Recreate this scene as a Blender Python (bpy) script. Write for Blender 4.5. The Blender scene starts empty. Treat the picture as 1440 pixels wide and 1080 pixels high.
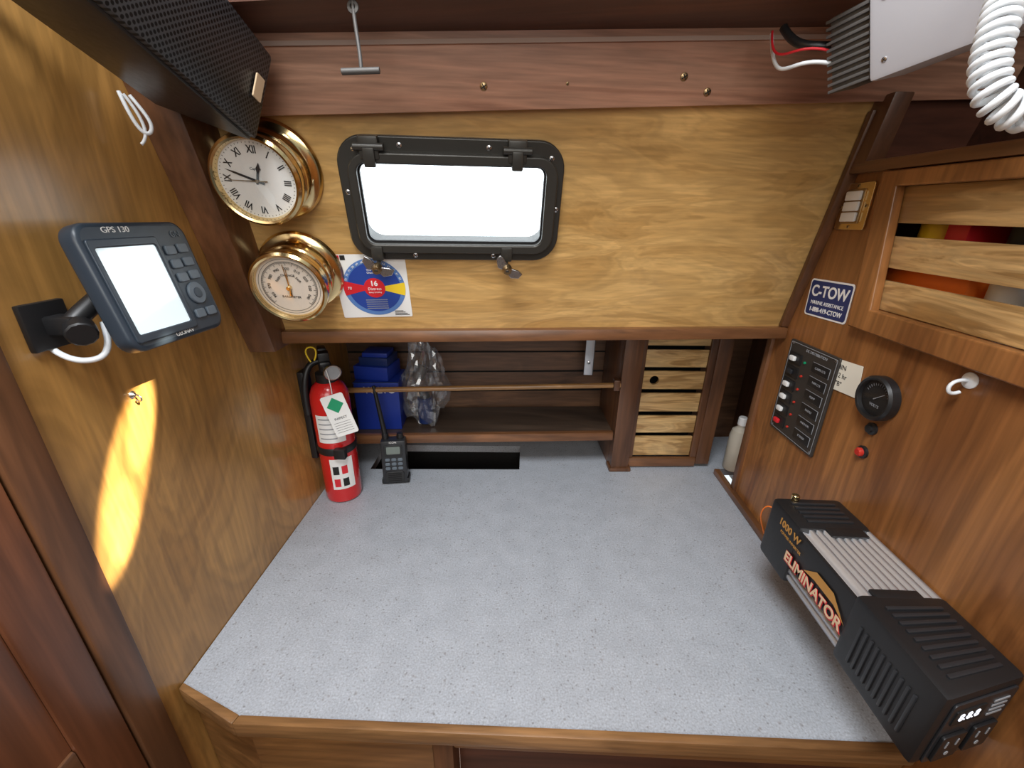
import bpy, bmesh, math, random
from mathutils import Matrix, Vector, noise
random.seed(4)
sc=bpy.context.scene
COL=sc.collection
pi=math.pi
# ------------------------------------------------------------------ materials
def newmat(name):
    m=bpy.data.materials.new(name); m.use_nodes=True
    nt=m.node_tree; b=nt.nodes['Principled BSDF']
    return m,nt,b
def mat(name,c,rough=.5,metal=0,coat=0,emit=None,es=0,alpha=1,trans=0,bump=0,bscale=200):
    m,nt,b=newmat(name)
    b.inputs['Base Color'].default_value=(*c,1)
    b.inputs['Roughness'].default_value=rough
    b.inputs['Metallic'].default_value=metal
    b.inputs['Coat Weight'].default_value=coat
    b.inputs['Alpha'].default_value=alpha
    b.inputs['Transmission Weight'].default_value=trans
    if emit:
        b.inputs['Emission Color'].default_value=(*emit,1); b.inputs['Emission Strength'].default_value=es
    tc=nt.nodes.new('ShaderNodeTexCoord'); n=nt.nodes.new('ShaderNodeTexNoise')
    n.inputs['Scale'].default_value=bscale; n.inputs['Detail'].default_value=3
    nt.links.new(tc.outputs['Object'],n.inputs['Vector'])
    mr=nt.nodes.new('ShaderNodeMapRange'); mr.inputs['To Min'].default_value=max(0,rough-.06); mr.inputs['To Max'].default_value=min(1,rough+.06)
    nt.links.new(n.outputs['Fac'],mr.inputs['Value']); nt.links.new(mr.outputs['Result'],b.inputs['Roughness'])
    if bump:
        bp=nt.nodes.new('ShaderNodeBump'); bp.inputs['Strength'].default_value=bump; bp.inputs['Distance'].default_value=.001
        nt.links.new(n.outputs['Fac'],bp.inputs['Height']); nt.links.new(bp.outputs['Normal'],b.inputs['Normal'])
    return m
def wood(name,dark,light,stretch,rough=.35,coat=.25,dist=1.2,fine=12,scale=1.0,lo=.3,hi=.7,finestr=.35,ramp_=.14,rf=34,rot=(0,0,0),tone=0):
    m,nt,b=newmat(name)
    N=nt.nodes.new; Lk=nt.links.new
    tc=N('ShaderNodeTexCoord'); mp=N('ShaderNodeMapping'); mp.inputs['Scale'].default_value=stretch; mp.inputs['Rotation'].default_value=rot
    Lk(tc.outputs['Object'],mp.inputs['Vector'])
    n1=N('ShaderNodeTexNoise'); n1.inputs['Scale'].default_value=scale; n1.inputs['Detail'].default_value=5; n1.inputs['Roughness'].default_value=.5; n1.inputs['Distortion'].default_value=dist
    Lk(mp.outputs['Vector'],n1.inputs['Vector'])
    r1=N('ShaderNodeValToRGB'); r1.color_ramp.elements[0].position=lo; r1.color_ramp.elements[1].position=hi
    r1.color_ramp.elements[0].color=(*dark,1); r1.color_ramp.elements[1].color=(*light,1)
    Lk(n1.outputs['Fac'],r1.inputs['Fac'])
    mp2=N('ShaderNodeMapping'); mp2.inputs['Rotation'].default_value=rot
    mi=min(stretch); mp2.inputs['Scale'].default_value=[(s*fine if s>mi else s*2.5) for s in stretch]
    Lk(tc.outputs['Object'],mp2.inputs['Vector'])
    n2=N('ShaderNodeTexNoise'); n2.inputs['Scale'].default_value=scale; n2.inputs['Detail'].default_value=3
    Lk(mp2.outputs['Vector'],n2.inputs['Vector'])
    mr=N('ShaderNodeMapRange'); mr.inputs['From Min'].default_value=.3; mr.inputs['From Max'].default_value=.7
    mr.inputs['To Min'].default_value=1-finestr; mr.inputs['To Max'].default_value=1+finestr*.35
    Lk(n2.outputs['Fac'],mr.inputs['Value'])
    mul=N('ShaderNodeMath'); mul.operation='MULTIPLY'; mul.inputs[1].default_value=rf
    Lk(n1.outputs['Fac'],mul.inputs[0])
    sn=N('ShaderNodeMath'); sn.operation='SINE'; Lk(mul.outputs[0],sn.inputs[0])
    mr2=N('ShaderNodeMapRange'); mr2.inputs['From Min'].default_value=-1; mr2.inputs['To Min'].default_value=1-ramp_; mr2.inputs['To Max'].default_value=1.03
    Lk(sn.outputs[0],mr2.inputs['Value'])
    mm=N('ShaderNodeMath'); mm.operation='MULTIPLY'; Lk(mr.outputs['Result'],mm.inputs[0]); Lk(mr2.outputs['Result'],mm.inputs[1])
    vm=N('ShaderNodeVectorMath'); vm.operation='SCALE'; Lk(r1.outputs['Color'],vm.inputs[0]); Lk(mm.outputs[0],vm.inputs['Scale'])
    out=vm.outputs['Vector']
    if tone:
        n3=N('ShaderNodeTexNoise'); n3.inputs['Scale'].default_value=3.2; n3.inputs['Detail'].default_value=2; Lk(tc.outputs['Object'],n3.inputs['Vector'])
        mr3=N('ShaderNodeMapRange'); mr3.inputs['From Min'].default_value=.35; mr3.inputs['From Max'].default_value=.65; mr3.inputs['To Min'].default_value=1-tone; mr3.inputs['To Max'].default_value=1+tone*.5
        Lk(n3.outputs['Fac'],mr3.inputs['Value'])
        v2=N('ShaderNodeVectorMath'); v2.operation='SCALE'; Lk(out,v2.inputs[0]); Lk(mr3.outputs['Result'],v2.inputs['Scale']); out=v2.outputs['Vector']
    Lk(out,b.inputs['Base Color'])
    b.inputs['Roughness'].default_value=rough; b.inputs['Coat Weight'].default_value=coat; b.inputs['Coat Roughness'].default_value=.2
    bp=N('ShaderNodeBump'); bp.inputs['Strength'].default_value=.2; bp.inputs['Distance'].default_value=.0006
    Lk(n2.outputs['Fac'],bp.inputs['Height']); Lk(bp.outputs['Normal'],b.inputs['Normal'])
    return m
M_plyL=wood('plywood_left',(.37,.178,.042),(.60,.325,.096),(6,6,2.2),.33,.4,1.9,26,finestr=.24,ramp_=.15,rf=66,tone=.15)
M_plyP=wood('plywood_panel',(.47,.262,.080),(.72,.45,.168),(4,9,17),.33,.4,1.6,12,lo=.28,hi=.70,finestr=.20,ramp_=.12,rf=52,tone=.12)
M_plyR=wood('plywood_right',(.23,.080,.023),(.48,.205,.062),(8,8,2.0),.36,.2,1.7,22,finestr=.28,ramp_=.16,rf=44,tone=.2)
M_mahog=wood('mahogany_trim',(.11,.044,.018),(.27,.115,.044),(3,14,14),.38,.3,.6,8)
M_mahogV=wood('mahogany_post',(.085,.035,.016),(.21,.088,.037),(14,14,2.5),.4,.25,.6,8)
M_mahogY=wood('mahogany_rail',(.12,.049,.021),(.26,.112,.044),(14,2.5,14),.38,.25,.6,8)
M_beam=wood('deck_beam_wood',(.42,.205,.13),(.64,.37,.25),(1.6,14,34),.5,.1,.6,7,finestr=.28)
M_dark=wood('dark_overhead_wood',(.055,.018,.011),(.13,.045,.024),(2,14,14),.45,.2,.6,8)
M_edge=wood('desk_edge_wood',(.18,.085,.032),(.40,.21,.085),(4,25,25),.30,.45,.6,8)
M_front=wood('drawer_front_wood',(.15,.064,.021),(.30,.138,.047),(2.5,14,14),.35,.3,1.0,8)
M_red=wood('door_redwood',(.13,.043,.018),(.25,.090,.037),(14,14,2),.4,.25,.8,8)
M_slat=wood('louver_slat_wood',(.40,.22,.075),(.68,.44,.19),(6,6,45),.38,.25,1.2,6,lo=.38,hi=.60,finestr=.28,ramp_=.2,rf=40)
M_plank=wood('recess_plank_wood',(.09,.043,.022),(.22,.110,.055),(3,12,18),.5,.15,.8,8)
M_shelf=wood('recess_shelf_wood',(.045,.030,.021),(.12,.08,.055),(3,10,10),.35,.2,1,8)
M_dowel=wood('dowel_wood',(.34,.17,.06),(.52,.29,.11),(3,30,30),.35,.3,.5,6)
M_black=mat('black_plastic',(.012,.012,.013),.42)
M_black2=mat('black_satin_plastic',(.022,.023,.026),.35)
M_void=mat('dark_void',(.004,.004,.004),.9)
M_frame=mat('bronze_dark_frame',(.045,.042,.036),.36,.35)
M_steel=mat('steel',(.55,.55,.56),.28,1)
M_alu=mat('brushed_aluminium',(.60,.61,.64),.34,.65)
M_brass=mat('polished_brass',(.80,.60,.30),.17,1,bscale=60)
M_brassd=mat('aged_brass',(.42,.30,.16),.35,1)
M_white=mat('white_plastic',(.8,.8,.78),.4)
M_paper=mat('paper_white',(.82,.82,.80),.7)
M_note=mat('note_paper',(.80,.77,.66),.8)
M_dial=mat('clock_dial_white',(.85,.85,.82),.4)
M_dialc=mat('barometer_dial_cream',(.80,.72,.62),.4)
M_ink=mat('ink_black',(.01,.01,.01),.6)
M_red2=mat('extinguisher_red',(.62,.015,.015),.25,0,.5)
M_blue=mat('carton_blue',(.010,.035,.30),.45)
M_blue2=mat('sticker_blue',(.02,.06,.32),.4)
M_blue3=mat('sticker_navy',(.012,.03,.13),.4)
M_blueL=mat('sticker_light_blue',(.10,.22,.52),.4)
M_redS=mat('sticker_red',(.65,.02,.03),.4)
M_yelS=mat('sticker_yellow',(.85,.60,.03),.4)
M_green=mat('tag_green',(.0,.28,.12),.5)
M_orange=mat('orange_item',(.90,.20,.02),.5)
M_cord=mat('cord_white',(.75,.78,.80),.35)
M_radio=mat('radio_housing_grey',(.48,.48,.51),.45,.2)
M_fin=mat('heatsink_grey',(.10,.095,.09),.55,.4)
M_gps=mat('gps_slate_plastic',(.030,.043,.060),.35)
M_gpsk=mat('gps_key_grey',(.12,.15,.18),.4)
M_lcd=mat('lcd_glass',(.62,.68,.70),.10,0,.6,emit=(.8,.95,1),es=.6)
M_gold=mat('logo_gold',(.62,.30,.06),.35,.3)
M_goldL=mat('logo_pale_gold',(.80,.60,.38),.4)
M_ledr=mat('red_lens',(.5,.03,.02),.2,0,.4)
M_digit=mat('display_digits',(.7,.7,.7),.4,emit=(.8,.85,1),es=1.2)
M_cream=mat('bottle_cream',(.52,.47,.38),.4)
M_greyl=mat('grey_label',(.30,.31,.33),.5)
M_switch=mat('switch_panel_face',(.035,.030,.026),.5)
def laminate():
    m,nt,b=newmat('speckled_laminate'); N=nt.nodes.new; Lk=nt.links.new
    tc=N('ShaderNodeTexCoord')
    n=N('ShaderNodeTexNoise'); n.inputs['Scale'].default_value=420; n.inputs['Detail'].default_value=1; n.inputs['Roughness'].default_value=.5
    Lk(tc.outputs['Object'],n.inputs['Vector'])
    r=N('ShaderNodeValToRGB'); e=r.color_ramp.elements
    e[0].position=.26; e[0].color=(.33,.345,.37,1); e[1].position=.46; e[1].color=(.41,.44,.485,1)
    e2=e.new(.60); e2.color=(.44,.475,.525,1); e3=e.new(.76); e3.color=(.53,.565,.615,1)
    Lk(n.outputs['Fac'],r.inputs['Fac'])
    def specks(scale,lo,hi,col,src,fac):
        v=N('ShaderNodeTexVoronoi'); v.inputs['Scale'].default_value=scale
        Lk(tc.outputs['Object'],v.inputs['Vector'])
        r2=N('ShaderNodeValToRGB'); f=r2.color_ramp.elements
        f[0].position=lo; f[0].color=(*col,1); f[1].position=hi; f[1].color=(1,1,1,1)
        Lk(v.outputs['Distance'],r2.inputs['Fac'])
        mx=N('ShaderNodeMix'); mx.data_type='RGBA'; mx.blend_type='MULTIPLY'; mx.inputs[0].default_value=fac
        Lk(src,mx.inputs[6]); Lk(r2.outputs['Color'],mx.inputs[7]); return mx.outputs[2]
    o=specks(110,.06,.19,(.52,.48,.45),r.outputs['Color'],.8)
    o=specks(58,.05,.14,(.62,.55,.50),o,.7)
    # large cloudy drift of the pattern
    n4=N('ShaderNodeTexNoise'); n4.inputs['Scale'].default_value=28; n4.inputs['Detail'].default_value=3; Lk(tc.outputs['Object'],n4.inputs['Vector'])
    m4=N('ShaderNodeMapRange'); m4.inputs['From Min'].default_value=.3; m4.inputs['From Max'].default_value=.7; m4.inputs['To Min'].default_value=.93; m4.inputs['To Max'].default_value=1.05
    Lk(n4.outputs['Fac'],m4.inputs['Value'])
    vs=N('ShaderNodeVectorMath'); vs.operation='SCALE'; Lk(o,vs.inputs[0]); Lk(m4.outputs['Result'],vs.inputs['Scale'])
    Lk(vs.outputs['Vector'],b.inputs['Base Color'])
    b.inputs['Roughness'].default_value=.33
    return m
M_lam=laminate()
def grillemat():
    m,nt,b=newmat('perforated_grille'); N=nt.nodes.new; Lk=nt.links.new
    tc=N('ShaderNodeTexCoord'); mp=N('ShaderNodeMapping'); mp.inputs['Rotation'].default_value=(0,0,pi/4)
    Lk(tc.outputs['UV'],mp.inputs['Vector'])
    v=N('ShaderNodeTexVoronoi'); v.voronoi_dimensions='2D'; v.inputs['Scale'].default_value=260; v.inputs['Randomness'].default_value=0
    Lk(mp.outputs['Vector'],v.inputs['Vector'])
    r=N('ShaderNodeValToRGB'); e=r.color_ramp.elements
    e[0].position=.30; e[0].color=(.003,.003,.004,1); e[1].position=.42; e[1].color=(.085,.09,.10,1)
    Lk(v.outputs['Distance'],r.inputs['Fac']); Lk(r.outputs['Color'],b.inputs['Base Color'])
    b.inputs['Roughness'].default_value=.4; b.inputs['Metallic'].default_value=.4
    return m
M_grille=grillemat()
def glassmat(name,tint=(1,1,1),gl=.08,rough=.05,diff=0):
    m=bpy.data.materials.new(name); m.use_nodes=True; nt=m.node_tree; nt.nodes.clear(); N=nt.nodes.new
    o=N('ShaderNodeOutputMaterial'); t=N('ShaderNodeBsdfTransparent'); t.inputs[0].default_value=(*tint,1)
    g=N('ShaderNodeBsdfGlossy'); g.inputs['Roughness'].default_value=rough
    x=N('ShaderNodeMixShader'); x.inputs[0].default_value=gl
    nt.links.new(t.outputs[0],x.inputs[1]); nt.links.new(g.outputs[0],x.inputs[2]); out=x.outputs[0]
    if diff:
        d=N('ShaderNodeBsdfDiffuse'); d.inputs[0].default_value=(.9,.92,.95,1); y=N('ShaderNodeMixShader'); y.inputs[0].default_value=diff
        nt.links.new(out,y.inputs[1]); nt.links.new(d.outputs[0],y.inputs[2]); out=y.outputs[0]
    nt.links.new(out,o.inputs[0])
    return m
M_glass=glassmat('window_glass')
M_bag=glassmat('clear_bag_film',(.97,.98,.99),.15,.10,.055)
# ------------------------------------------------------------------ builders
I=Matrix.Identity(4)
def fin(name,bm,m,smooth=False,M=I):
    bm.transform(M)
    bmesh.ops.recalc_face_normals(bm,faces=bm.faces)
    me=bpy.data.meshes.new(name); bm.to_mesh(me); bm.free()
    me.materials.append(m)
    if smooth:
        for p in me.polygons: p.use_smooth=True
        try: me.set_sharp_from_angle(angle=math.radians(35))
        except Exception: pass
    o=bpy.data.objects.new(name,me); COL.objects.link(o); return o
def box(name,lo,hi,m,bev=0,M=I,seg=2):
    bm=bmesh.new(); bmesh.ops.create_cube(bm,size=1)
    for v in bm.verts:
        v.co=Vector([lo[i]+(hi[i]-lo[i])*(v.co[i]+.5) for i in range(3)])
    if bev: bmesh.ops.bevel(bm,geom=bm.edges[:],offset=bev,segments=seg,profile=.6,affect='EDGES')
    return fin(name,bm,m,bool(bev),M)
def hexa(name,pts,m,bev=0,M=I):
    bm=bmesh.new(); v=[bm.verts.new(p) for p in pts]
    for f in [(0,1,2,3),(4,5,6,7),(0,1,5,4),(1,2,6,5),(2,3,7,6),(3,0,4,7)]:
        bm.faces.new([v[i] for i in f])
    bmesh.ops.recalc_face_normals(bm,faces=bm.faces)
    if bev: bmesh.ops.bevel(bm,geom=bm.edges[:],offset=bev,segments=2,profile=.6,affect='EDGES')
    return fin(name,bm,m,bool(bev),M)
def lathe(name,prof,m,M=I,seg=48,closed=False):
    bm=bmesh.new(); rings=[]
    for r,z in prof:
        if r<1e-6: rings.append([bm.verts.new((0,0,z))])
        else: rings.append([bm.verts.new((r*math.cos(2*pi*i/seg),r*math.sin(2*pi*i/seg),z)) for i in range(seg)])
    for a,b in zip(rings,rings[1:]):
        for i in range(seg):
            j=(i+1)%seg
            if len(a)==1 and len(b)==1: continue
            if len(a)==1: bm.faces.new((a[0],b[i],b[j]))
            elif len(b)==1: bm.faces.new((a[i],a[j],b[0]))
            else: bm.faces.new((a[i],a[j],b[j],b[i]))
    return fin(name,bm,m,True,M)
def cyl(name,p0,p1,r,m,M=I,seg=24,r2=None):
    p0=Vector(p0);p1=Vector(p1);d=p1-p0
    q=d.to_track_quat('Z','Y').to_matrix().to_4x4(); T=Matrix.Translation(p0)@q
    L=d.length; r2=r if r2 is None else r2; c=min(r,r2,L)*.12
    return lathe(name,[(0,0),(r-c,0),(r,c),(r2,L-c),(r2-c,L),(0,L)],m,M@T,seg)
def tube(name,pts,r,m,M=I,seg=10,cyclic=False,res=6,smooth=True):
    cu=bpy.data.curves.new(name,'CURVE'); cu.dimensions='3D'; cu.bevel_depth=r; cu.bevel_resolution=3; cu.use_fill_caps=True
    if smooth:
        s=cu.splines.new('NURBS'); s.points.add(len(pts)-1); s.order_u=min(4,len(pts)); s.use_endpoint_u=not cyclic; s.use_cyclic_u=cyclic; s.resolution_u=res
    else:
        s=cu.splines.new('POLY'); s.points.add(len(pts)-1); s.use_cyclic_u=cyclic
    for p,q in zip(s.points,pts): p.co=(*(M@Vector(q)),1)
    return conv(name,cu,m)
def conv(name,cu,m,M=I,smooth=True):
    o=bpy.data.objects.new(name+'_c',cu); COL.objects.link(o)
    bpy.context.view_layer.update()
    dg=bpy.context.evaluated_depsgraph_get()
    me=bpy.data.meshes.new_from_object(o.evaluated_get(dg)); bpy.data.objects.remove(o)
    me.transform(M); me.materials.clear(); me.materials.append(m)
    if smooth:
        for p in me.polygons: p.use_smooth=True
        try: me.set_sharp_from_angle(angle=math.radians(40))
        except Exception: pass
    ob=bpy.data.objects.new(name,me); COL.objects.link(ob); return ob
def plate(name,loops,z0,z1,m,M=I,bev=0):
    cu=bpy.data.curves.new(name,'CURVE'); cu.dimensions='2D'; cu.fill_mode='BOTH'
    cu.extrude=(z1-z0)/2-bev; cu.bevel_depth=bev; cu.bevel_resolution=2; cu.offset=-bev
    for lp in loops:
        s=cu.splines.new('POLY'); s.points.add(len(lp)-1); s.use_cyclic_u=True
        for p,q in zip(s.points,lp): p.co=(q[0],q[1],0,1)
    return conv(name,cu,m,M@Matrix.Translation((0,0,(z0+z1)/2)),bev>0)
def rrect(cx,cy,w,h,r,n=6):
    o=[]
    for sx,sy,a in((1,1,0),(-1,1,90),(-1,-1,180),(1,-1,270)):
        for i in range(n+1):
            t=math.radians(a+90*i/n); o.append((cx+sx*(w/2-r)+r*math.cos(t),cy+sy*(h/2-r)+r*math.sin(t)))
    return o
def circ(cx,cy,r,n=32): return [(cx+r*math.cos(2*pi*i/n),cy+r*math.sin(2*pi*i/n)) for i in range(n)]
def text(name,s,size,m,M,x=0,y=0,rot=0,ext=.0002,al='CENTER',sx=1,bold=0):
    cu=bpy.data.curves.new(name,'FONT'); cu.body=s; cu.size=size; cu.align_x=al; cu.align_y='CENTER'; cu.extrude=ext; cu.offset=bold
    T=M@Matrix.Translation((x,y,0))@Matrix.Rotation(rot,4,'Z')@Matrix.Diagonal((sx,1,1,1))
    return conv(name,cu,m,T,False)
def group(name,parts,c=None):
    e=bpy.data.objects.new(name,None); COL.objects.link(e); e.empty_display_size=.05
    if c is None:
        c=Vector(); n=0
        for p in parts:
            for b in p.bound_box: c+=Vector(b); n+=1
        c/=n
    e.location=c
    for p in parts:
        p.parent=e; p.matrix_parent_inverse=Matrix.Translation(-Vector(c))
    return e
def join(name,parts):
    bm=bmesh.new(); mats=[]
    for p in parts:
        me=p.data; 
        mi=[]
        for mm in me.materials:
            if mm not in mats: mats.append(mm)
            mi.append(mats.index(mm))
        n0=len(bm.faces); bm.from_mesh(me); bm.faces.ensure_lookup_table()
        for f in bm.faces[n0:]: f.material_index=mi[min(f.material_index,len(mi)-1)] if mi else 0
    me=bpy.data.meshes.new(name); bm.to_mesh(me); bm.free()
    for mm in mats: me.materials.append(mm)
    for p in parts: bpy.data.objects.remove(p)
    o=bpy.data.objects.new(name,me); COL.objects.link(o); return o
def fr(O,X,Y,Z):
    X=Vector(X).normalized();Y=Vector(Y).normalized();Z=Vector(Z).normalized()
    m=Matrix((X,Y,Z)).transposed().to_4x4(); m.translation=Vector(O); return m
XL=-.411; XR=.452
PN=Vector((.125,-1,-.27)).normalized(); PX=Vector((1,.125,0)).normalized(); PY=PN.cross(PX)
PO=Vector((0,.685,.37))
PF=fr(PO,PX,PY,PN)
def py(x,z): return .685+.125*x-.27*(z-.37)
def pl(x,z):
    d=Vector((x,py(x,z),z))-PO; return d.dot(PX),d.dot(PY)
def RM(y,z,off=0): return fr((XR-off,y,z),(0,-1,0),(0,0,1),(-1,0,0))
def LM(y,z,off=0): return fr((XL+off,y,z),(0,1,0),(0,0,1),(1,0,0))
def screw(name,M,x,y,z=0,r=.004,m=None):
    m=m or M_steel
    T=M@Matrix.Translation((x,y,z))
    a=lathe(name+'h',[(r,0),(r*.95,r*.25),(r*.6,r*.42),(0,r*.48)],m,T,16)
    b=box(name+'s',(-r*.75,-r*.12,r*.3),(r*.75,r*.12,r*.52),M_ink,0,T@Matrix.Rotation(.6,4,'Z'))
    c=box(name+'t',(-r*.12,-r*.75,r*.3),(r*.12,r*.75,r*.52),M_ink,0,T@Matrix.Rotation(.6,4,'Z'))
    return join(name,[a,b,c])
# ------------------------------------------------------------------ room shell
box('wall_left',(XL-.02,-.5,-.9),(XL,1.02,1.0),M_plyL)
rw=RM(0,0)
plate('wall_right',[[(-.76,-.9),(.5,-.9),(.5,.612),(-.76,.612)],[(-.580,.44),(-.588,.585),(-.30,.585),(-.30,.44)]],-.012,0,M_plyR,rw)
box('wall_right_upper',(.60,-.5,.35),(.62,1.1,1.0),M_dark)
box('wall_recess_side',(.56,.70,-.1),(.58,1.1,.5),M_mahogV)
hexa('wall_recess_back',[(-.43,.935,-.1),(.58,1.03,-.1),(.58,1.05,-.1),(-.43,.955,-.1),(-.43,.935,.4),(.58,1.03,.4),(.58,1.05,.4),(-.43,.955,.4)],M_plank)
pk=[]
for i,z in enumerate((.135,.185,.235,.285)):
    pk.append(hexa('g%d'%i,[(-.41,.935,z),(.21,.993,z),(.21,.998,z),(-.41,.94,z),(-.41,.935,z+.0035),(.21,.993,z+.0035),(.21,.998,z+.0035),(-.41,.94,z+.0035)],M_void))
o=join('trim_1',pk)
P=lambda x,z: pl(x,z)
wc=pl(-.098,.5585)
plate('wall_back',[[P(-.43,.355),P(.455,.355),P(.455,.74),P(-.43,.74)],rrect(wc[0],wc[1],.262,.125,.03)],-.014,0,M_plyP,PF)
plate('wall_back_outboard',[[P(.4551,.345),P(.62,.345),P(.62,.80),P(.4551,.80)]],-.014,-.001,M_dark,PF)
def cz(x): return .730+.05*x
hexa('ceiling',[(-.43,.47,cz(-.43)),(.62,.47,cz(.62)),(.62,.80,cz(.62)),(-.43,.80,cz(-.43)),(-.43,.47,cz(-.43)+.04),(.62,.47,cz(.62)+.04),(.62,.80,cz(.62)+.04),(-.43,.80,cz(-.43)+.04)],M_dark)
box('floor',(-1.2,-1.2,-.92),(1.2,1.1,-.9),M_mahog)
def bz0(x): return .664+.022*x/.43
def bpt(x,z,off): 
    p=Vector((x,py(x,z),z))+PN*off; return p
xs=(-.42,.598)
hexa('trim_2',[bpt(xs[0],bz0(xs[0]),.016),bpt(xs[1],bz0(xs[1]),.016),bpt(xs[1],bz0(xs[1]),-.01),bpt(xs[0],bz0(xs[0]),-.01),
  bpt(xs[0],.735,.016),bpt(xs[1],.775,.016),bpt(xs[1],.775,-.01),bpt(xs[0],.735,-.01)],M_beam,.002)
hexa('trim_3',[bpt(xs[0],cz(xs[0])-.006,.020),bpt(xs[1],cz(xs[1])-.006,.020),bpt(xs[1],cz(xs[1])-.006,0),bpt(xs[0],cz(xs[0])-.006,0),
  bpt(xs[0],cz(xs[0])-.002,.020),bpt(xs[1],cz(xs[1])-.002,.020),bpt(xs[1],cz(xs[1])-.002,0),bpt(xs[0],cz(xs[0])-.002,0)],mat('caulk_pale',(.45,.33,.27),.6))
hexa('trim_4',[(XL,.597,.345),(-.374,.602,.345),(-.374,.66,.345),(XL,.66,.345),(XL,.480,.72),(-.366,.485,.72),(-.366,.60,.72),(XL,.60,.72)],M_mahogV,.003)
hexa('trim_5',[(-.374,py(-.374,.37)-.016,.352),(XR,py(XR,.37)-.016,.352),(XR,py(XR,.37)+.004,.352),(-.374,py(-.374,.37)+.004,.352),
 (-.374,py(-.374,.37)-.014,.371),(XR,py(XR,.37)-.014,.371),(XR,py(XR,.37)+.004,.371),(-.374,py(-.374,.37)+.004,.371)],M_mahog,.003)
hexa('recess_top_board',[(XL,.64,.353),(.56,.75,.353),(.56,1.03,.353),(XL,.95,.353),(XL,.64,.364),(.56,.75,.364),(.56,1.03,.364),(XL,.95,.364)],M_mahog)
hexa('trim_6',[(.440,py(.44,.372)-.010,.372),(XR,py(.45,.372)-.012,.372),(XR,py(.45,.372),.372),(.440,py(.44,.372),.372),
 (.434,py(.44,.68)-.010,.675),(XR,py(.45,.68)-.012,.675),(XR,py(.45,.68),.675),(.434,py(.44,.68),.675)],M_mahogV,.002)
hexa('trim_7',[(.438,.640,.612),(XR+.01,.640,.612),(XR+.01,.690,.612),(.438,.690,.612),(.438,.622,.690),(XR+.01,.622,.690),(XR+.01,.672,.690),(.438,.672,.690)],M_mahogV,.003)
box('trim_8',(.438,-.4,.603),(.598,.675,.617),M_mahogY,.003)
box('trim_9',(.446,.757,0),(.462,.772,.352),M_mahogV,.002)
box('trim_10',(.440,.52,.0005),(XR,.84,.014),M_mahogY,.002)
box('trim_11',(XL,.268,-.9),(XL+.010,.302,1.0),M_mahogV,.004)
dp=[box('stile',(XL+.001,.224,-.25),(XL+.007,.266,.56),M_red,.003),
    box('rail_bottom',(XL+.001,-.2,.02),(XL+.0065,.224,.08),M_mahogY,.003),
    box('rail_top',(XL+.001,-.2,.50),(XL+.0065,.224,.56),M_mahogY,.003),
    box('panel',(XL+.0005,-.2,.08),(XL+.003,.224,.50),M_red,0)]
group('door_1',dp)
# ------------------------------------------------------------------ desk
XD=XL+.001; XE=XR-.001
dk=[plate('top',[[(XD,.336),(-.318,.303),(XE,.307),(XE,.86),(.555,.87),(.555,1.02),(XD,.93)],[(-.34,.813),(-.002,.831),(-.002,.935),(-.34,.920)]],-.018,0,M_lam)]
dk.append(hexa('edge_chamfer',[(XD,.328,-.022),(-.321,.293,-.022),(-.318,.3035,-.022),(XD,.3365,-.022),(XD,.328,.002),(-.321,.293,.002),(-.318,.3035,.002),(XD,.3365,.002)],M_edge,.0025))
dk.append(hexa('edge_front',[(-.321,.293,-.022),(XE,.297,-.022),(XE,.3075,-.022),(-.318,.3035,-.022),(-.321,.293,.002),(XE,.297,.002),(XE,.3075,.002),(-.318,.3035,.002)],M_edge,.0025))
dk.append(hexa('front_chamfer',[(XD,.340,-.3),(-.316,.308,-.3),(-.316,.32,-.3),(XD,.352,-.3),(XD,.340,-.018),(-.316,.308,-.018),(-.316,.32,-.018),(XD,.352,-.018)],M_front))
dk.append(hexa('drawer_front',[(-.316,.305,-.14),(-.095,.305,-.14),(-.095,.33,-.14),(-.316,.33,-.14),(-.316,.305,-.026),(-.095,.305,-.026),(-.095,.33,-.026),(-.316,.33,-.026)],M_front,.003))
dk.append(box('stile',(-.095,.302,-.9),(-.070,.34,-.018),M_mahogV,.003))
dk.append(box('rail',(-.070,.304,-.045),(XE,.33,-.02),M_front,.003))
dk.append(box('lower_front',(-.316,.315,-.9),(-.095,.335,-.14),M_mahog))
dk.append(box('right_front',(-.070,.34,-.9),(XE,.36,-.045),M_dark))
dk.append(box('well',(-.40,.79,-.12),(.05,.95,-.11),M_void))
dk.append(box('well_back',(-.40,.937,-.12),(.05,.947,-.018),M_void))
group('chart_table',dk)
def ry(x): return .825+.09*x
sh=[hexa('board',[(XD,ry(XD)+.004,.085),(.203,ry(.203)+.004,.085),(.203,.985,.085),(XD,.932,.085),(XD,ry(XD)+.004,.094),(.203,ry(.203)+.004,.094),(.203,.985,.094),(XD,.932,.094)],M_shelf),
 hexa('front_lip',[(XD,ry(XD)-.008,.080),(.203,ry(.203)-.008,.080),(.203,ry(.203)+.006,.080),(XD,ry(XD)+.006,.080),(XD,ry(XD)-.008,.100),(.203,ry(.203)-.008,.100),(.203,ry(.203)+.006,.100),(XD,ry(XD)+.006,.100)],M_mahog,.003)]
group('recess_shelf',sh)
group('fiddle_rail',[cyl('dowel',(XD,ry(XD)-.004,.203),(.206,ry(.203)-.004,.212),.0055,M_dowel),
  box('socket',(.190,.828,.202),(.2035,.850,.226),M_mahogV,.003)])
group('metal_bracket',[box('strip',(.140,.925,.20),(.160,.930,.352),M_alu,.001),box('flange',(.158,.925,.20),(.161,.950,.352),M_fin,.001),screw('s1',fr((.149,.925,.33),(1,0,0),(0,0,1),(0,-1,0)),0,0),screw('s2',fr((.149,.925,.23),(1,0,0),(0,0,1),(0,-1,0)),0,0)])
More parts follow.
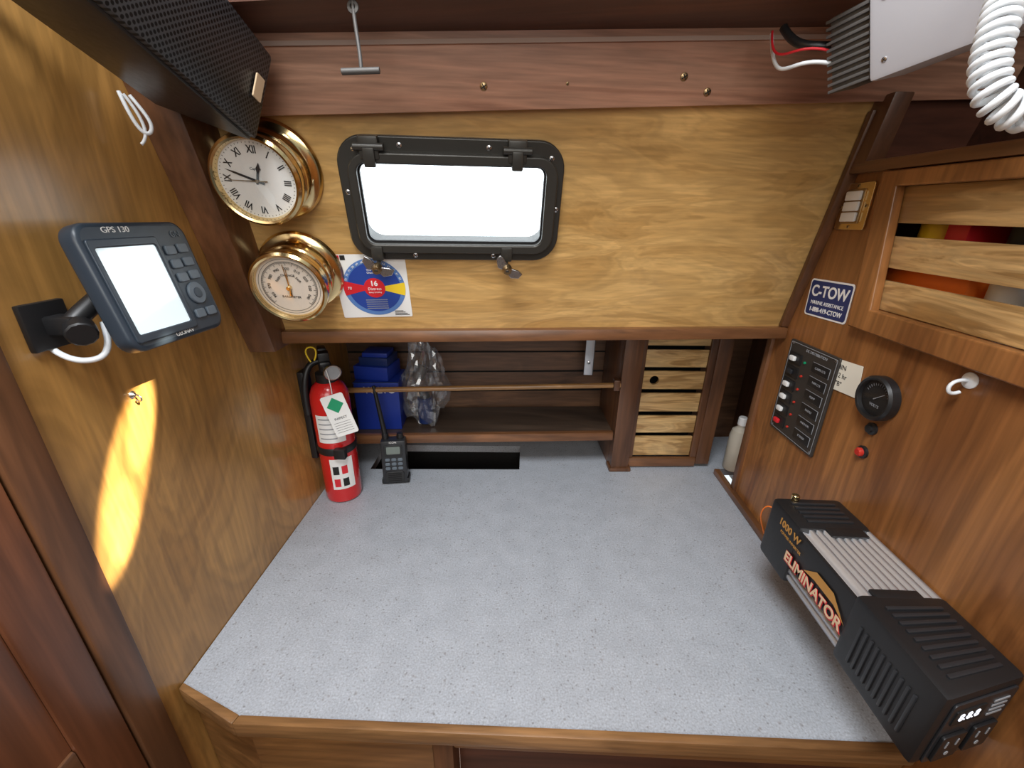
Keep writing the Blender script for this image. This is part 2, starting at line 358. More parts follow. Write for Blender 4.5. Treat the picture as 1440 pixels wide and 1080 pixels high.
# ------------------------------------------------------------------ louvered cupboard
CU=fr((.205,.846,0),(1,.065,0),(0,0,1),(.065,-1,0))
cp=[box('side_left',(0,.001,-.14),(.012,.350,0),M_mahogV,.002,CU),
    box('stile_left',(0,.001,-.001),(.040,.350,.010),M_mahogV,.003,CU),
    box('stile_right',(.200,.010,-.012),(.232,.350,-.002),M_mahogV,.003,CU),
    box('rail_top',(.040,.326,-.012),(.200,.350,-.002),M_mahog,.003,CU),
    box('rail_bottom',(.040,.004,-.012),(.200,.027,-.002),M_mahog,.003,CU),
    box('foot',(-.004,.0005,-.02),(.046,.010,.014),M_mahogV,.003,CU),
    box('back',(.012,.005,-.12),(.228,.350,-.115),M_void,0,CU),
    box('inner_stile_l',(.040,.027,-.012),(.052,.326,-.005),M_mahogV,.001,CU),
    box('inner_stile_r',(.186,.027,-.012),(.200,.326,-.005),M_mahogV,.001,CU)]
for i,(a,b) in enumerate(((.294,.326),(.246,.285),(.196,.237),(.142,.186),(.089,.131),(.030,.079))):
    if i==2:
        cp.append(plate('slat_%d'%i,[[(.052,a),(.186,a),(.186,b),(.052,b)],circ(.078,(a+b)/2,.010)],-.016,-.010,M_slat,CU))
    else: cp.append(box('slat_%d'%i,(.052,a,-.016),(.186,b,-.010),M_slat,.0015,CU))
group('louvered_cupboard',cp)
# ------------------------------------------------------------------ porthole
W=PF@Matrix.Translation((wc[0],wc[1],0))
wp=[plate('outer_flange',[rrect(0,0,.286,.154,.034,8),rrect(0,0,.248,.106,.022,8)],0,.010,M_frame,W,.002),
    plate('spigot',[rrect(0,0,.262,.124,.028,8),rrect(0,0,.250,.110,.022,8)],-.03,.002,M_frame,W),
    plate('hinged_frame',[rrect(.002,-.002,.264,.124,.026,8),rrect(0,-.002,.238,.100,.012,8)],.009,.020,M_frame,W,.002),
    plate('gasket',[rrect(0,-.002,.242,.104,.014,8),rrect(0,-.002,.234,.095,.010,8)],.004,.0095,M_black,W),
    plate('pane',[rrect(0,-.002,.24,.102,.012,8)],.006,.0075,M_glass,W)]
for i,x in enumerate((-.100,.080)):
    wp+= [box('hinge_%d'%i,(x-.012,.052,.009),(x+.012,.078,.022),M_frame,.003,W),
          cyl('hinge_pin_%d'%i,(x-.018,.066,.020),(x+.018,.066,.020),.0045,M_frame,W),
          box('hinge_leaf_%d'%i,(x-.007,.044,.016),(x+.007,.066,.026),M_frame,.002,W)]
for i,(x,y) in enumerate(((-.065,.067),(.045,.067),(-.1355,.012),(.1365,-.005),(-.058,-.070),(.052,-.070),(-.12,.062),(.125,.057))):
    wp.append(screw('screw_%d'%i,W,x,y,.0095,.0034))
for i,(x,rz) in enumerate(((-.108,-.5),(.070,-.7))):
    T=W@Matrix.Translation((x,-.070,.012))
    wp.append(box('dog_lug_%d'%i,(-.008,-.004,-.004),(.008,.016,.012),M_frame,.003,T))
    wp.append(cyl('dog_bolt_%d'%i,(0,-.006,.0),(0,-.010,.034),.003,M_frame,T))
    Q=T@Matrix.Translation((0,-.009,.026))@Matrix.Rotation(rz,4,'Z')
    wp.append(lathe('wing_hub_%d'%i,[(0,-.006),(.0065,-.006),(.0075,0),(.005,.008),(0,.008)],M_brassd,Q,20))
    for s in (-1,1):
        wp.append(plate('wing_%d_%d'%(i,s),[[(s*.004,-.004),(s*.012,-.006),(s*.021,.001),(s*.021,.009),(s*.014,.009),(s*.004,.005)]],-.0018,.0018,M_steel,Q,.0006))
group('window_1',wp)
# ------------------------------------------------------------------ clock & barometer
def ship_dial(name,x,z,dial,kind):
    u,v=pl(x,z); T=PF@Matrix.Translation((u,v,0)); p=[]
    p.append(lathe('brass_case',[(.0,.0),(.055,0),(.0575,.003),(.055,.007),(.049,.009),(.046,.012),(.046,.030),(.048,.032),(.048,.036),(.046,.038),(.046,.048),(.048,.050),(.0500,.055),(.049,.061),(.046,.064),(.0435,.063),(.0415,.056),(.0415,.055)],M_brass,T,72))
    p.append(lathe('dial',[(.0418,.0555),(0,.0555)],dial,T,64))
    D=T@Matrix.Translation((0,0,.0558))@Matrix.Rotation(math.radians(-4),4,'Z')@Matrix.Diagonal((.955,.955,1,1))
    if kind=='clock':
        R=['XII','I','II','III','IIII','V','VI','VII','VIII','IX','X','XI']
        t=[]
        for i,s in enumerate(R):
            a=-i*pi/6
            t.append(text('n%d'%i,s,.0115,M_ink,D,-math.sin(a)*.0335*1,math.cos(a)*.0335,a,sx=.75,bold=.0002))
        for i in range(60):
            a=i*pi/30; Q=D@Matrix.Rotation(a,4,'Z'); t.append(box('k',(-.0003,.0405,0),(.0003,.0418,.0002),M_ink,0,Q))
        t.append(text('mk','Captain',.004,M_ink,D,0,.013))
        p.append(join('numerals',t))
        p.append(plate('hour_hand',[[(-.0012,-.004),(.0012,-.004),(.0012,.010),(.0024,.014),(0,.021),(-.0024,.014),(-.0012,.010)]],.001,.0016,M_ink,D@Matrix.Rotation(math.radians(-14),4,'Z')))
        p.append(plate('minute_hand',[[(-.0014,-.008),(.0014,-.008),(.0011,.025),(0,.035),(-.0011,.025)]],.0018,.0024,M_ink,D@Matrix.Rotation(math.radians(72),4,'Z')))
        p.append(plate('second_hand',[[(-.0007,-.012),(.0007,-.012),(.0003,.032),(-.0003,.032)]],.0026,.003,M_brassd,D@Matrix.Rotation(math.radians(92),4,'Z')))
        p.append(cyl('hub',(0,0,0),(0,0,.004),.002,M_brassd,D))
    else:
        t=[]
        for i in range(-50,51):
            a=math.radians(i*2.7); Q=D@Matrix.Rotation(a,4,'Z'); l=.0035 if i%5 else .006
            t.append(box('k',(-.00025,.034-l+.0035,0),(.00025,.0365,.0002),M_ink,0,Q))
        for i in range(-4,5):
            a=math.radians(i*30); t.append(text('n',str(1000-i*10)[-3:] if 1000-i*10>=1000 else str(1000-i*10),.0055,M_ink,D,-math.sin(a)*.0265,math.cos(a)*.0265,a))
        for s,x0,a in(('RAIN',-.013,.9),('CHANGE',0,0),('FAIR',.013,-.9)):
            t.append(text('w',s,.0045,M_ink,D,x0,.017-abs(x0)*.45,a))
        t.append(text('w','BAROMETER',.0045,M_ink,D,0,-.015)); 
        t.append(plate('arc',[circ(0,0,.0368,64),circ(0,0,.0364,64)],0,.0002,M_ink,D))
        t.append(plate('arc',[circ(0,0,.0405,64),circ(0,0,.0401,64)],0,.0002,M_ink,D))
        p.append(join('scale',t))
        p.append(plate('pointer',[[(-.0008,-.014),(.0008,-.014),(.0004,.033),(-.0004,.033)]],.0012,.0017,M_brassd,D@Matrix.Rotation(.12,4,'Z')))
        p.append(plate('set_hand',[[(-.0008,-.012),(.0008,-.012),(.0004,.026),(-.0004,.026)]],.0022,.0027,M_brass,D))
        p.append(cyl('hub',(0,0,0),(0,0,.006),.0032,M_brass,D))
    p.append(lathe('crystal',[(.0435,.060),(.03,.0618),(0,.0622)],M_glass,T,48))
    return group(name,p)
ship_dial('ship_clock',-.3175,.5905,M_dial,'clock')
ship_dial('barometer',-.321,.464,M_dialc,'baro')
# ------------------------------------------------------------------ radio channel sticker
u,v=pl(-.227,.440); T=PF@Matrix.Translation((u,v,.0003))@Matrix.Rotation(.02,4,'Z')
p=[plate('sheet',[rrect(0,0,.104,.100,.002)],0,.0006,M_paper,T)]
K=T@Matrix.Translation((.002,-.001,.0007))
p.append(plate('disc',[circ(0,0,.045,48)],0,.0002,M_blueL,K))
p.append(plate('disc_inner',[circ(0,0,.0385,48)],.0002,.0004,M_blue2,K))
def wedge(a0,a1,r0,r1,n=10):
    a=[math.radians(a0+(a1-a0)*i/n) for i in range(n+1)]
    return [(r1*math.cos(t),r1*math.sin(t)) for t in a]+[(r0*math.cos(t),r0*math.sin(t)) for t in reversed(a)]
p.append(plate('wedge_red',[wedge(165,195,.012,.045)],.0004,.0006,M_redS,K))
p.append(plate('wedge_yellow',[wedge(-17,10,.012,.045)],.0004,.0006,M_yelS,K))
p.append(plate('centre_red',[circ(0,0,.0155,32)],.0006,.0008,M_redS,K))
t=[text('a','16',.011,M_paper,K@Matrix.Translation((0,0,.001)),0,.007,bold=.0003),text('b','Distress',.006,M_paper,K@Matrix.Translation((0,0,.001)),0,-.0015),text('c','Safety & Calling',.003,M_paper,K@Matrix.Translation((0,0,.001)),0,-.007)]
t.append(text('d','70',.006,M_paper,K@Matrix.Translation((0,0,.001)),-.036,0))
t.append(text('e','Working\nChannels',.004,M_paper,K@Matrix.Translation((0,0,.001)),0,.026))
for i in range(5): t.append(box('l',(-.016,-.020-i*.0035,.0006),(.016,-.0188-i*.0035,.0007),M_greyl,0,K))
for i in range(14):
    a=math.radians(20+i*10.8); t.append(text('n',str(60+i),.0042,M_paper,K@Matrix.Translation((0,0,.001)),.0415*math.cos(a),.0415*math.sin(a),a-pi/2))
p.append(join('print',t))
p.append(box('corner_logo_red',(-.050,.038,.0007),(-.040,.049,.001),M_redS,0,T)); p.append(box('corner_logo_black',(-.039,.042,.0007),(-.032,.049,.001),M_ink,0,T))
for i in range(4): p.append(box('fine_print_%d'%i,(.026,-.047+i*.0022,.0007),(.048-i*.003,-.046+i*.0022,.0009),M_ink,0,T))
group('radio_channel_sticker',p)
def bsc(i,x,z,r=.0045): 
    uu,vv=pl(x,z); return screw('s%d'%i,PF,uu,vv,.016,r,M_brassd)
group('beam_screws',[bsc(1,-.056,.684),bsc(2,.208,.688),bsc(3,.176,.701),bsc(4,.04,.690,.002)])
# ------------------------------------------------------------------ hanging latch
group('hanging_latch',[tube('rod',[(-.162,.478,.722),(-.162,.478,.70),(-.158,.474,.685),(-.158,.472,.669)],.0018,M_fin),
   cyl('cross_bar',(-.176,.470,.666),(-.141,.473,.668),.0028,M_fin),
   lathe('eye',[(.0025,-.0015),(.005,-.0012),(.0055,0),(.005,.0012),(.0025,.0015)],M_fin,fr((-.162,.478,.7165),(1,0,0),(0,0,1),(0,-1,0)),20)])
# ------------------------------------------------------------------ speaker
A=Vector((-.280,.493,.612)); e1=Vector((.065,-.944,.30)).normalized(); e2=Vector((.21,.33,.92)); e2=(e2-e1*e2.dot(e1)).normalized()
nn=e2.cross(e1).normalized()
if nn.x<0: nn=-nn
S=fr(A,e1,e2,nn)
if S.to_3x3().determinant()<0: S=fr(A,e1,e2,-nn)
sg=1 if (S.to_3x3()@Vector((0,0,1))).x>0 else -1
L_,H_,D_=.26,.083,.098
def sp(x,y,z): return (x,y,z*sg)
bx=hexa('cabinet',[sp(.010,.004,-D_),sp(L_-.01,.004,-D_),sp(L_-.01,H_-.012,-D_),sp(.010,H_-.012,-D_),sp(-.002,-.003,-.006),sp(L_+.002,-.003,-.006),sp(L_+.002,H_+.003,-.006),sp(-.002,H_+.003,-.006)],M_black2,.006,S)
gr=box('grille',(0.001,0,min(0,sg*-.008)),(L_,H_,max(0,sg*-.008)+.001),M_grille,.004,S)
me=gr.data; uv=me.uv_layers.new(name='uv'); Si=S.inverted()
for lp in me.loops:
    c=Si@me.vertices[lp.vertex_index].co; uv.data[lp.index].uv=(c.x,c.y)
bd=plate('badge',[rrect(.018,.043,.013,.022,.001)],.0015,.003,M_goldL,S) if sg>0 else plate('badge',[rrect(.018,.043,.013,.022,.001)],-.003,-.0015,M_goldL,S)
bk=tube('bracket',[S@Vector(sp(.10,.05,-.095)),(XL+.02,.38,.70),(XL,.38,.70)],.006,M_black)
group('loudspeaker',[bx,gr,bd,bk])
group('speaker_wire',[tube('wire',[(-.394,.482,.648),(-.386,.488,.632),(-.382,.488,.620),(-.388,.483,.612),(-.394,.478,.622),(-.398,.475,.65)],.0018,M_cord),tube('wire2',[(-.395,.476,.648),(-.389,.485,.630),(-.386,.486,.614),(-.392,.478,.605)],.0015,M_cord)])
# ------------------------------------------------------------------ GPS unit
Gt=Vector((-.3630,.349,.531)); gx=Vector((.03,1,-.015)).normalized(); gy=Vector((-.22,.075,.966)); gy=(gy-gx*gy.dot(gx)).normalized(); gz=gx.cross(gy)
G0=fr(Gt+gx*.0525-gy*.0515,gx,gy,gz)
G=G0@Matrix.Diagonal((.98,1.06,1,1))
p=[hexa('housing',[(-.042,-.036,-.030),(.042,-.036,-.030),(.042,.036,-.030),(-.042,.036,-.030),(-.056,-.050,-.012),(.056,-.050,-.012),(.056,.050,-.012),(-.056,.050,-.012)],M_black2,.005,G),
   plate('front_shell',[rrect(0,0,.116,.104,.014,8)],-.014,.004,M_gps,G,.004),
   plate('bezel',[rrect(-.018,-.003,.070,.084,.003),rrect(-.018,-.003,.060,.070,.002)],.003,.0058,M_gps,G,.001),
   plate('screen',[rrect(-.018,-.003,.062,.072,.001)],.003,.0045,M_lcd,G),
   text('label','GPS 130',.0065,M_white,G@Matrix.Translation((0,0,.0042)),-.020,.0455,sx=1.2),
   text('maker','GEONAV',.0055,M_white,G@Matrix.Translation((0,0,.0042)),.0,-.0465)]
for i in range(3):
    for j in range(2):
        p.append(plate('key_%d_%d'%(i,j),[rrect(.027+j*.0155,.026-i*.0125+j*.001,.012,.0085,.002)],.0035,.0065,M_gpsk,G,.0008))
p.append(plate('rocker_pad',[circ(.035,-.015,.0105,28)],.0035,.0065,M_gpsk,G,.0008))
p.append(plate('rocker_centre',[circ(.035,-.015,.005,20)],.006,.0072,M_gps,G,.0005))
for j in range(2): p.append(plate('key_b%d'%j,[rrect(.028+j*.0155,-.034,.012,.0085,.002)],.0035,.0065,M_gpsk,G,.0008))
p.append(text('brand_logo','GN',.008,M_gpsk,G@Matrix.Translation((0,0,.0045)),.042,.040))
p.append(box('wall_plate',(XL,.325,.432),(XL+.006,.362,.472),M_black,.002))
p.append(box('bracket_arm',(XL+.004,.338,.444),(XL+.030,.356,.460),M_black,.003))
p.append(cyl('knob',(-.384,.347,.450),(-.373,.337,.446),.011,M_black,seg=12))
p.append(tube('arm',[(-.388,.347,.454),(-.384,.36,.465),(-.380,.39,.48)],.008,M_black))
p.append(tube('cable',[(-.380,.365,.450),(-.370,.356,.426),(-.377,.342,.418),(-.395,.336,.424),(XL,.342,.432)],.0026,M_cord))
group('gps_chartplotter',p)
def cuphook(name,M,s=1,m=None):
    m=m or M_steel
    group(name,[lathe('base',[(.006*s,0),(.006*s,.001),(.003*s,.003),(0,.003)],m,M,16),tube('hook',[(0,0,.002),(0,.001*s,.010*s),(0,-.006*s,.016*s),(0,-.012*s,.010*s),(0,-.009*s,.004*s)],.0013*s,m,M)])
cuphook('cup_hook',LM(.398,.363),.7)
# ------------------------------------------------------------------ extinguisher
E=Matrix.Translation((-.362,.722,.0005))@Matrix.Diagonal((1.08,1.08,1,1))
p=[lathe('cylinder',[(0,.002),(.022,.002),(.027,0),(.031,.003),(.0325,.010),(.0325,.215),(.031,.230),(.026,.243),(.017,.252),(.013,.256),(.013,.262),(0,.262)],M_red2,E,48),
   lathe('collar',[(.0135,.250),(.0175,.252),(.0175,.268),(.010,.272),(.010,.285),(0,.285)],M_black,E,32),
   box('lever_lower',(-.008,-.040,.279),(.008,.014,.288),M_black,.003,E@Matrix.Rotation(.5,4,'Z')@Matrix.Rotation(-.1,4,'X')),
   box('lever_upper',(-.007,-.034,.298),(.007,.018,.306),M_black,.003,E@Matrix.Rotation(.5,4,'Z')@Matrix.Rotation(-.18,4,'X')),
   box('valve_block',(-.009,.0,.270),(.009,.020,.304),M_black,.003,E@Matrix.Rotation(.5,4,'Z')),
   lathe('gauge',[(0,0),(.013,0),(.0145,.003),(.013,.006),(.0115,.006),(.0115,.005),(0,.005)],M_steel,E@fr((.020,-.018,.276),(.85,.5,0),(0,.1,1),(.5,-.86,.08)),28),
   lathe('gauge_face',[(.0112,.0055),(0,.0055)],M_greyl,E@fr((.020,-.018,.276),(.85,.5,0),(0,.1,1),(.5,-.86,.08)),24),
   tube('pull_pin',[(-.012,-.02,.295),(-.022,-.022,.315),(-.010,-.02,.328),(.004,-.02,.318),(-.006,-.02,.298)],.0014,M_yelS,E),
   tube('hose',[(-.006,.012,.285),(-.026,.004,.290),(-.034,-.010,.262),(-.036,-.014,.225),(-.033,-.018,.19)],.006,M_black,E),
   lathe('strap',[(.0330,.110),(.0342,.112),(.0342,.124),(.0330,.126)],M_black,E,40),
   box('strap_clip',(.010,-.040,.108),(.030,-.028,.128),M_black,.002,E),
   box('wall_bracket',(-.045,-.012,.09),(-.034,.012,.27),M_black,.002,E)]
def wrap(name,r,a0,a1,z0,z1,m,n=14):
    bm=bmesh.new(); vs=[]
    for i in range(n+1):
        a=math.radians(a0+(a1-a0)*i/n); vs.append((bm.verts.new((r*math.cos(a),r*math.sin(a),z0)),bm.verts.new((r*math.cos(a),r*math.sin(a),z1))))
    for a,b in zip(vs,vs[1:]): bm.faces.new((a[0],b[0],b[1],a[1]))
    return fin(name,bm,m,True,E)
p.append(wrap('label',.0329,-118,-35,.138,.195,M_paper)); p.append(wrap('label_low',.0329,-95,-25,.034,.102,M_paper))
for i in range(5): p.append(wrap('line%d'%i,.0331,-110,-60,.146+i*.010,.1485+i*.010,M_greyl,8))
for i,c in enumerate((M_redS,M_ink)):
    p.append(wrap('pict%d'%i,.0331,-88+i*26,-70+i*26,.040,.058,c,5)); p.append(wrap('pict2%d'%i,.0331,-88+i*26,-70+i*26,.068,.086,M_redS if i else M_ink,5))
TG=fr((-.328,.680,.203),(.93,.25,.25),(-.33,.1,.94),(.2,-.95,.1))
p+= [plate('tag',[rrect(0,0,.040,.078,.004)],0,.001,M_paper,TG),
     plate('tag_diamond',[[(0,.004),(.015,.019),(0,.034),(-.015,.019)]],.001,.0014,M_green,TG),
     text('tag_text','INSPECT',.006,M_ink,TG@Matrix.Translation((0,0,.0012)),0,-.006),
     tube('tag_string',[(-.345,.690,.285),(-.338,.685,.262),(-.338,.684,.242)],.0008,M_white)]
for i in range(5): p.append(box('tag_line_%d'%i,(-.015,-.014-i*.0045,.001),(.014,-.0135-i*.0045,.0013),M_ink,0,TG))
group('fire_extinguisher',p)
# ------------------------------------------------------------------ handheld VHF
H=Matrix.Translation((-.268,.772,.0005))@Matrix.Rotation(math.radians(10),4,'Z')@Matrix.Rotation(math.radians(-6),4,'X')
HF=H@fr((0,-.016,0),(1,0,0),(0,0,1),(0,-1,0))
p=[box('belt_base',(-.029,-.014,0),(.029,.018,.012),M_black,.004,H),
   box('body',(-.026,-.016,.003),(.026,.016,.100),M_black2,.006,H),
   plate('grille_panel',[rrect(0,.018,.040,.024,.006)],0,.002,M_black,HF,.0008),
   plate('lcd_frame',[rrect(0,.078,.038,.026,.004),rrect(0,.079,.028,.017,.002)],0,.002,M_black,HF,.0005),
   plate('lcd',[rrect(0,.079,.029,.018,.001)],0,.001,mat('lcd_dull',(.16,.19,.17),.2),HF),
   lathe('knob',[(0,0),(.007,0),(.0075,.003),(.0065,.012),(0,.013)],M_black,H@Matrix.Translation((.014,0,.099)),20),
   cyl('antenna_base',(-.016,0,.098),(-.0165,0,.112),.007,M_black,H),
   cyl('antenna',(-.0165,0,.110),(-.031,.004,.215),.0052,M_black,H,20,.0038)]
for i in range(3):
    for j in range(3):
        p.append(plate('key_%d%d'%(i,j),[rrect(-.013+j*.013,.058-i*.010,.010,.0065,.0025)],0,.002,M_gpsk,HF,.0006))
for i in range(5): p.append(box('slot_%d'%i,(-.014,.009+i*.0042,.002),(.014,.0105+i*.0042,.0024),M_void,0,HF))
p.append(text('logo','ICON',.006,M_white,HF,0,.096))
group('handheld_radio',p)
# ------------------------------------------------------------------ boxes and bag on shelf
BT=Matrix.Translation((-.312,.868,.0945))@Matrix.Rotation(.08,4,'Z')
group('parts_carton',[box('carton',(-.050,-.040,0),(.044,.045,.112),M_blue,.0015,BT),
  text('lettering','VOLVO',.020,M_paper,BT@fr((0,-.0405,0),(1,0,0),(0,0,1),(0,-1,0)),.004,.094,sx=1.0,bold=.0006),
  box('seam',(-.051,-.0408,.111),(.045,-.038,.1125),M_blue3,0,BT)])
BT2=Matrix.Translation((-.318,.872,.2072))@Matrix.Rotation(-.12,4,'Z')
group('small_carton',[box('lower',(-.040,-.034,0),(.036,.034,.030),M_blue,.0015,BT2),box('lid',(-.030,-.026,.030),(.034,.030,.048),M_blue3,.002,BT2),box('lid_top',(-.024,-.024,.048),(.030,.024,.058),M_blue,.002,BT2@Matrix.Rotation(.1,4,'Z'))])
def blob(name,c,s,m,amp,freq,sub=5,seed=0,crk=.18):
    bm=bmesh.new(); bmesh.ops.create_icosphere(bm,subdivisions=sub,radius=1)
    for v in bm.verts:
        d=v.co.normalized(); n=noise.noise(d*freq+Vector((seed,0,0)))
        n2=abs(noise.noise(Vector((d.x*3.1,d.y*3.1,d.z*2.0))+Vector((0,seed,3)))); n3=abs(noise.noise(Vector((d.x*6.5,d.y*6.5,d.z*5.))+Vector((seed,9,3))))
        r=1+amp*n-crk*2*n2-crk*n3
        tw=1-.35*max(0,d.z)**2
        q=Vector((d.x*r*s[0]*tw,d.y*r*s[1]*tw,d.z*r*s[2]))
        if q.z<-s[2]*.80: q.z=-s[2]*.80
        v.co=Vector(c)+q
    return fin(name,bm,m,False)
group('plastic_bag',[blob('film',(-.216,.868,.190),(.054,.046,.118),M_bag,.28,1.7,4,2.0),
  cyl('spray_can',(-.218,.866,.098),(-.218,.866,.160),.017,M_blue3),cyl('cap',(-.218,.866,.160),(-.218,.866,.172),.013,M_black),
  cyl('filter',(-.232,.86,.205),(-.218,.87,.232),.013,M_fin)])
group('cream_bottle',[lathe('body',[(0,0),(.018,0),(.020,.003),(.020,.085),(.017,.100),(.008,.108),(.008,.116),(0,.116)],M_cream,Matrix.Translation((.492,.865,.001))),
  lathe('cap',[(.0095,.114),(.0095,.130),(.008,.132),(0,.132)],M_white,Matrix.Translation((.492,.865,.001)))])
# ------------------------------------------------------------------ right locker (louvered door)
p=[plate('door_frame',[[(-.582,.412),(.4,.412),(.4,.602),(-.604,.602)],[(-.553,.440),(-.315,.440),(-.315,.584),(-.576,.584)]],.001,.014,M_plyR,rw,.002)]
for i,(a,b) in enumerate(((.543,.584),(.491,.528),(.4405,.476))):
    p.append(box('louver_%d'%i,(-.578,a,-.004),(-.302,b,.001),M_slat,.0012,rw))
group('locker_door',p)
group('stored_supplies',[box('shelf_board',(.464,.28,.430),(.599,.66,.436),M_mahog),box('orange_case',(.470,.475,.4365),(.585,.600,.492),M_orange,.006),
   cyl('yellow_tin',(.500,.555,.4925),(.500,.555,.555),.026,M_yelS),box('red_packet',(.472,.50,.4925),(.52,.527,.552),M_redS,.003),
   cyl('white_jar',(.492,.448,.4365),(.492,.448,.52),.020,M_white),cyl('jar_lid',(.492,.448,.52),(.492,.448,.545),.021,M_ink),
   box('blue_carton',(.48,.36,.4365),(.56,.415,.56),M_blue3,.002)])
T=fr((XR-.0005,.652,.562),(0,-1,.03),(0,.03,1),(-1,0,0))
p=[plate('plate',[rrect(0,0,.058,.060,.003)],0,.003,M_brass,T,.0008),plate('opening_rim',[rrect(0,0,.034,.044,.002)],.003,.0045,M_brassd,T,.0005)]
for i in range(3): p.append(box('rocker_%d'%i,(-.014,-.0195+i*.0135,.0045),(.014,-.0075+i*.0135,.0085),M_white,.0015,T))
for x,y in((-.024,.0),(.024,0),(0,.026),(0,-.026)): p.append(screw('sc',T,x,y,.003,.0022,M_brassd))
group('brass_switch_plate',p)
T=fr((XR-.0004,.652,.433),(0,-1,.05),(0,.05,1),(-1,0,0))
p=[plate('sheet',[rrect(0,0,.094,.056,.005)],0,.0005,M_paper,T),plate('field',[rrect(0,0,.089,.051,.004)],.0005,.0008,M_blue3,T),
   text('t1','C-TOW',.023,M_paper,T@Matrix.Translation((0,0,.001)),0,.010,bold=.0005,sx=1.0),text('t2','MARINE ASSISTANCE',.0078,M_paper,T@Matrix.Translation((0,0,.001)),0,-.007),text('t3','1-888-419-CTOW',.0095,M_paper,T@Matrix.Translation((0,0,.001)),0,-.0175,bold=.0002)]
group('towing_sticker',p)
T=fr((XR-.0005,.644,.281),(0,-1,.03),(0,.02,1),(-1,0,0))
p=[plate('face',[rrect(0,0,.118,.160,.003)],0,.004,M_switch,T,.0008),
   plate('border',[rrect(0,0,.112,.154,.002),rrect(0,0,.1105,.1525,.002)],.004,.0043,M_greyl,T),
   text('title','DC DISTRIBUTION',.006,M_greyl,T@Matrix.Translation((0,0,.0043)),.01,.071)]
for i in range(6):
    y=.052-i*.0225
    p.append(box('guard_%d'%i,(-.052,y-.009,.004),(-.020,y+.009,.0055),M_black,.001,T))
    c=M_white if i<5 else M_redS
    if i!=1: p.append(box('rocker_%d'%i,(-.044,y-.004,.0055),(-.031,y+.004,.011),c,.002,T))
    else: p.append(box('rocker_%d'%i,(-.044,y-.004,.0055),(-.031,y+.004,.010),M_black2,.002,T))
    p.append(cyl('led_%d'%i,(-.010,y,.004),(-.010,y,.0065),.002,M_green if i==0 else M_ledr,T,12))
    p.append(box('legend_%d'%i,(.008,y-.008,.004),(.048,y+.008,.0048),M_greyl,.0003,T))
    p.append(box('legend_in_%d'%i,(.0084,y-.0076,.0045),(.0476,y+.0076,.0052),M_black,.0003,T))
    p.append(text('leg%d'%i,('CABIN LTS','NAV LTS','PUMP','RADIO','ANCHOR','STEREO')[i],.0050,M_greyl,T@Matrix.Translation((0,0,.0053)),.028,y))
for x in(-.052,.052):
    for y in(-.074,.074): p.append(screw('sc',T,x,y,.004,.0022))
group('electrical_switch_panel',p)
T=RM(.504,.339)
p=[lathe('bezel',[(.026,0),(.0285,.002),(.0285,.012),(.026,.015),(.0235,.014),(.0225,.009)],M_black,T),lathe('dial',[(.0235,.008),(0,.008)],M_ink,T),lathe('crystal',[(.0235,.0135),(0,.0142)],M_glass,T)]
D=T@Matrix.Translation((0,0,.0083)); t=[]
for i in range(-6,7): t.append(box('k',(-.0003,.016,0),(.0003,.019,.0003),M_greyl,0,D@Matrix.Rotation(i*.2,4,'Z')))
t.append(text('v','VOLTS',.005,M_greyl,D,0,-.010)); p.append(join('scale',t)); p.append(plate('needle',[[(-.0006,-.004),(.0006,-.004),(.0002,.014),(-.0002,.014)]],.0005,.001,M_greyl,D@Matrix.Rotation(-.9,4,'Z')))
group('voltmeter_gauge',p)
T=fr((XR-.001,.580,.340),(0,-1,.10),(0,.16,1),(-1,0,0))
p=[plate('paper',[rrect(0,0,.072,.044,.0008)],0,.0006,M_note,T)]
for i,s in enumerate(('60 LMIN','LEFT  2 hr','on  "B"')): p.append(text('w%d'%i,s,.010,M_ink,T@Matrix.Translation((0,0,.0007)),-.010,.012-i*.012,-.03))
group('paper_note',p)
T=RM(.502,.297); group('indicator_lamp',[lathe('ring',[(0,0),(.008,0),(.008,.003),(.005,.004),(.005,.007),(0,.008)],M_black,T,20)])
T=RM(.503,.262); group('push_button',[lathe('ring',[(.0085,0),(.0085,.003),(.006,.004)],M_black,T,20),lathe('cap',[(.006,.002),(.006,.007),(.004,.009),(0,.009)],M_ledr,T,20)])
cuphook('cup_hook',RM(.416,.398),1.4,M_cord)
# ------------------------------------------------------------------ inverter
x0,x1=.362,XR-.003; z0,z1=.088,.177
YA,YB,YC,YD=.240,.347,.447,.511
def prof_fins(ya,yb):
    pts=[(x0+.004,z0+.004),(x1,z0+.004),(x1,z1-.006)]
    n=9; w=(x1-x0-.006)/n
    for i in range(n):
        xx=x1-i*w
        pts+=[(xx,z1-.006),(xx,z1),(xx-w*.55,z1),(xx-w*.55,z1-.006)]
    pts+=[(x0+.003,z1-.003)]
    for i in range(8):
        zz=z1-.006-i*.0100
        pts+=[(x0+.001,zz),(x0+.001,zz-.005),(x0+.005,zz-.005),(x0+.005,zz-.0095)]
    c=[]
    for q in pts:
        if not c or (Vector(q)-Vector(c[-1])).length>1e-5: c.append(q)
    T=fr((0,yb,0),(1,0,0),(0,0,1),(0,-1,0))
    return plate('heatsink',[c],0,yb-ya,M_alu,T)
p=[prof_fins(YB-.01,YC+.01)]
def capbox(n,ya,yb): 
    return box(n,(x0-.003,ya,z0),(x1+.001,yb,z1+.003),M_black,.006)
p+=[capbox('cap_back',YC,YD),capbox('cap_front',YA,YB)]
p.append(box('label_panel',(x0-.0015,YB-.005,z0+.030),(x0+.006,YC+.005,z1-.004),M_black,.001))
p.append(box('cap_tongue',(x0+.030,YC-.012,z1-.002),(x1-.010,YC+.006,z1+.0025),M_black,.002))
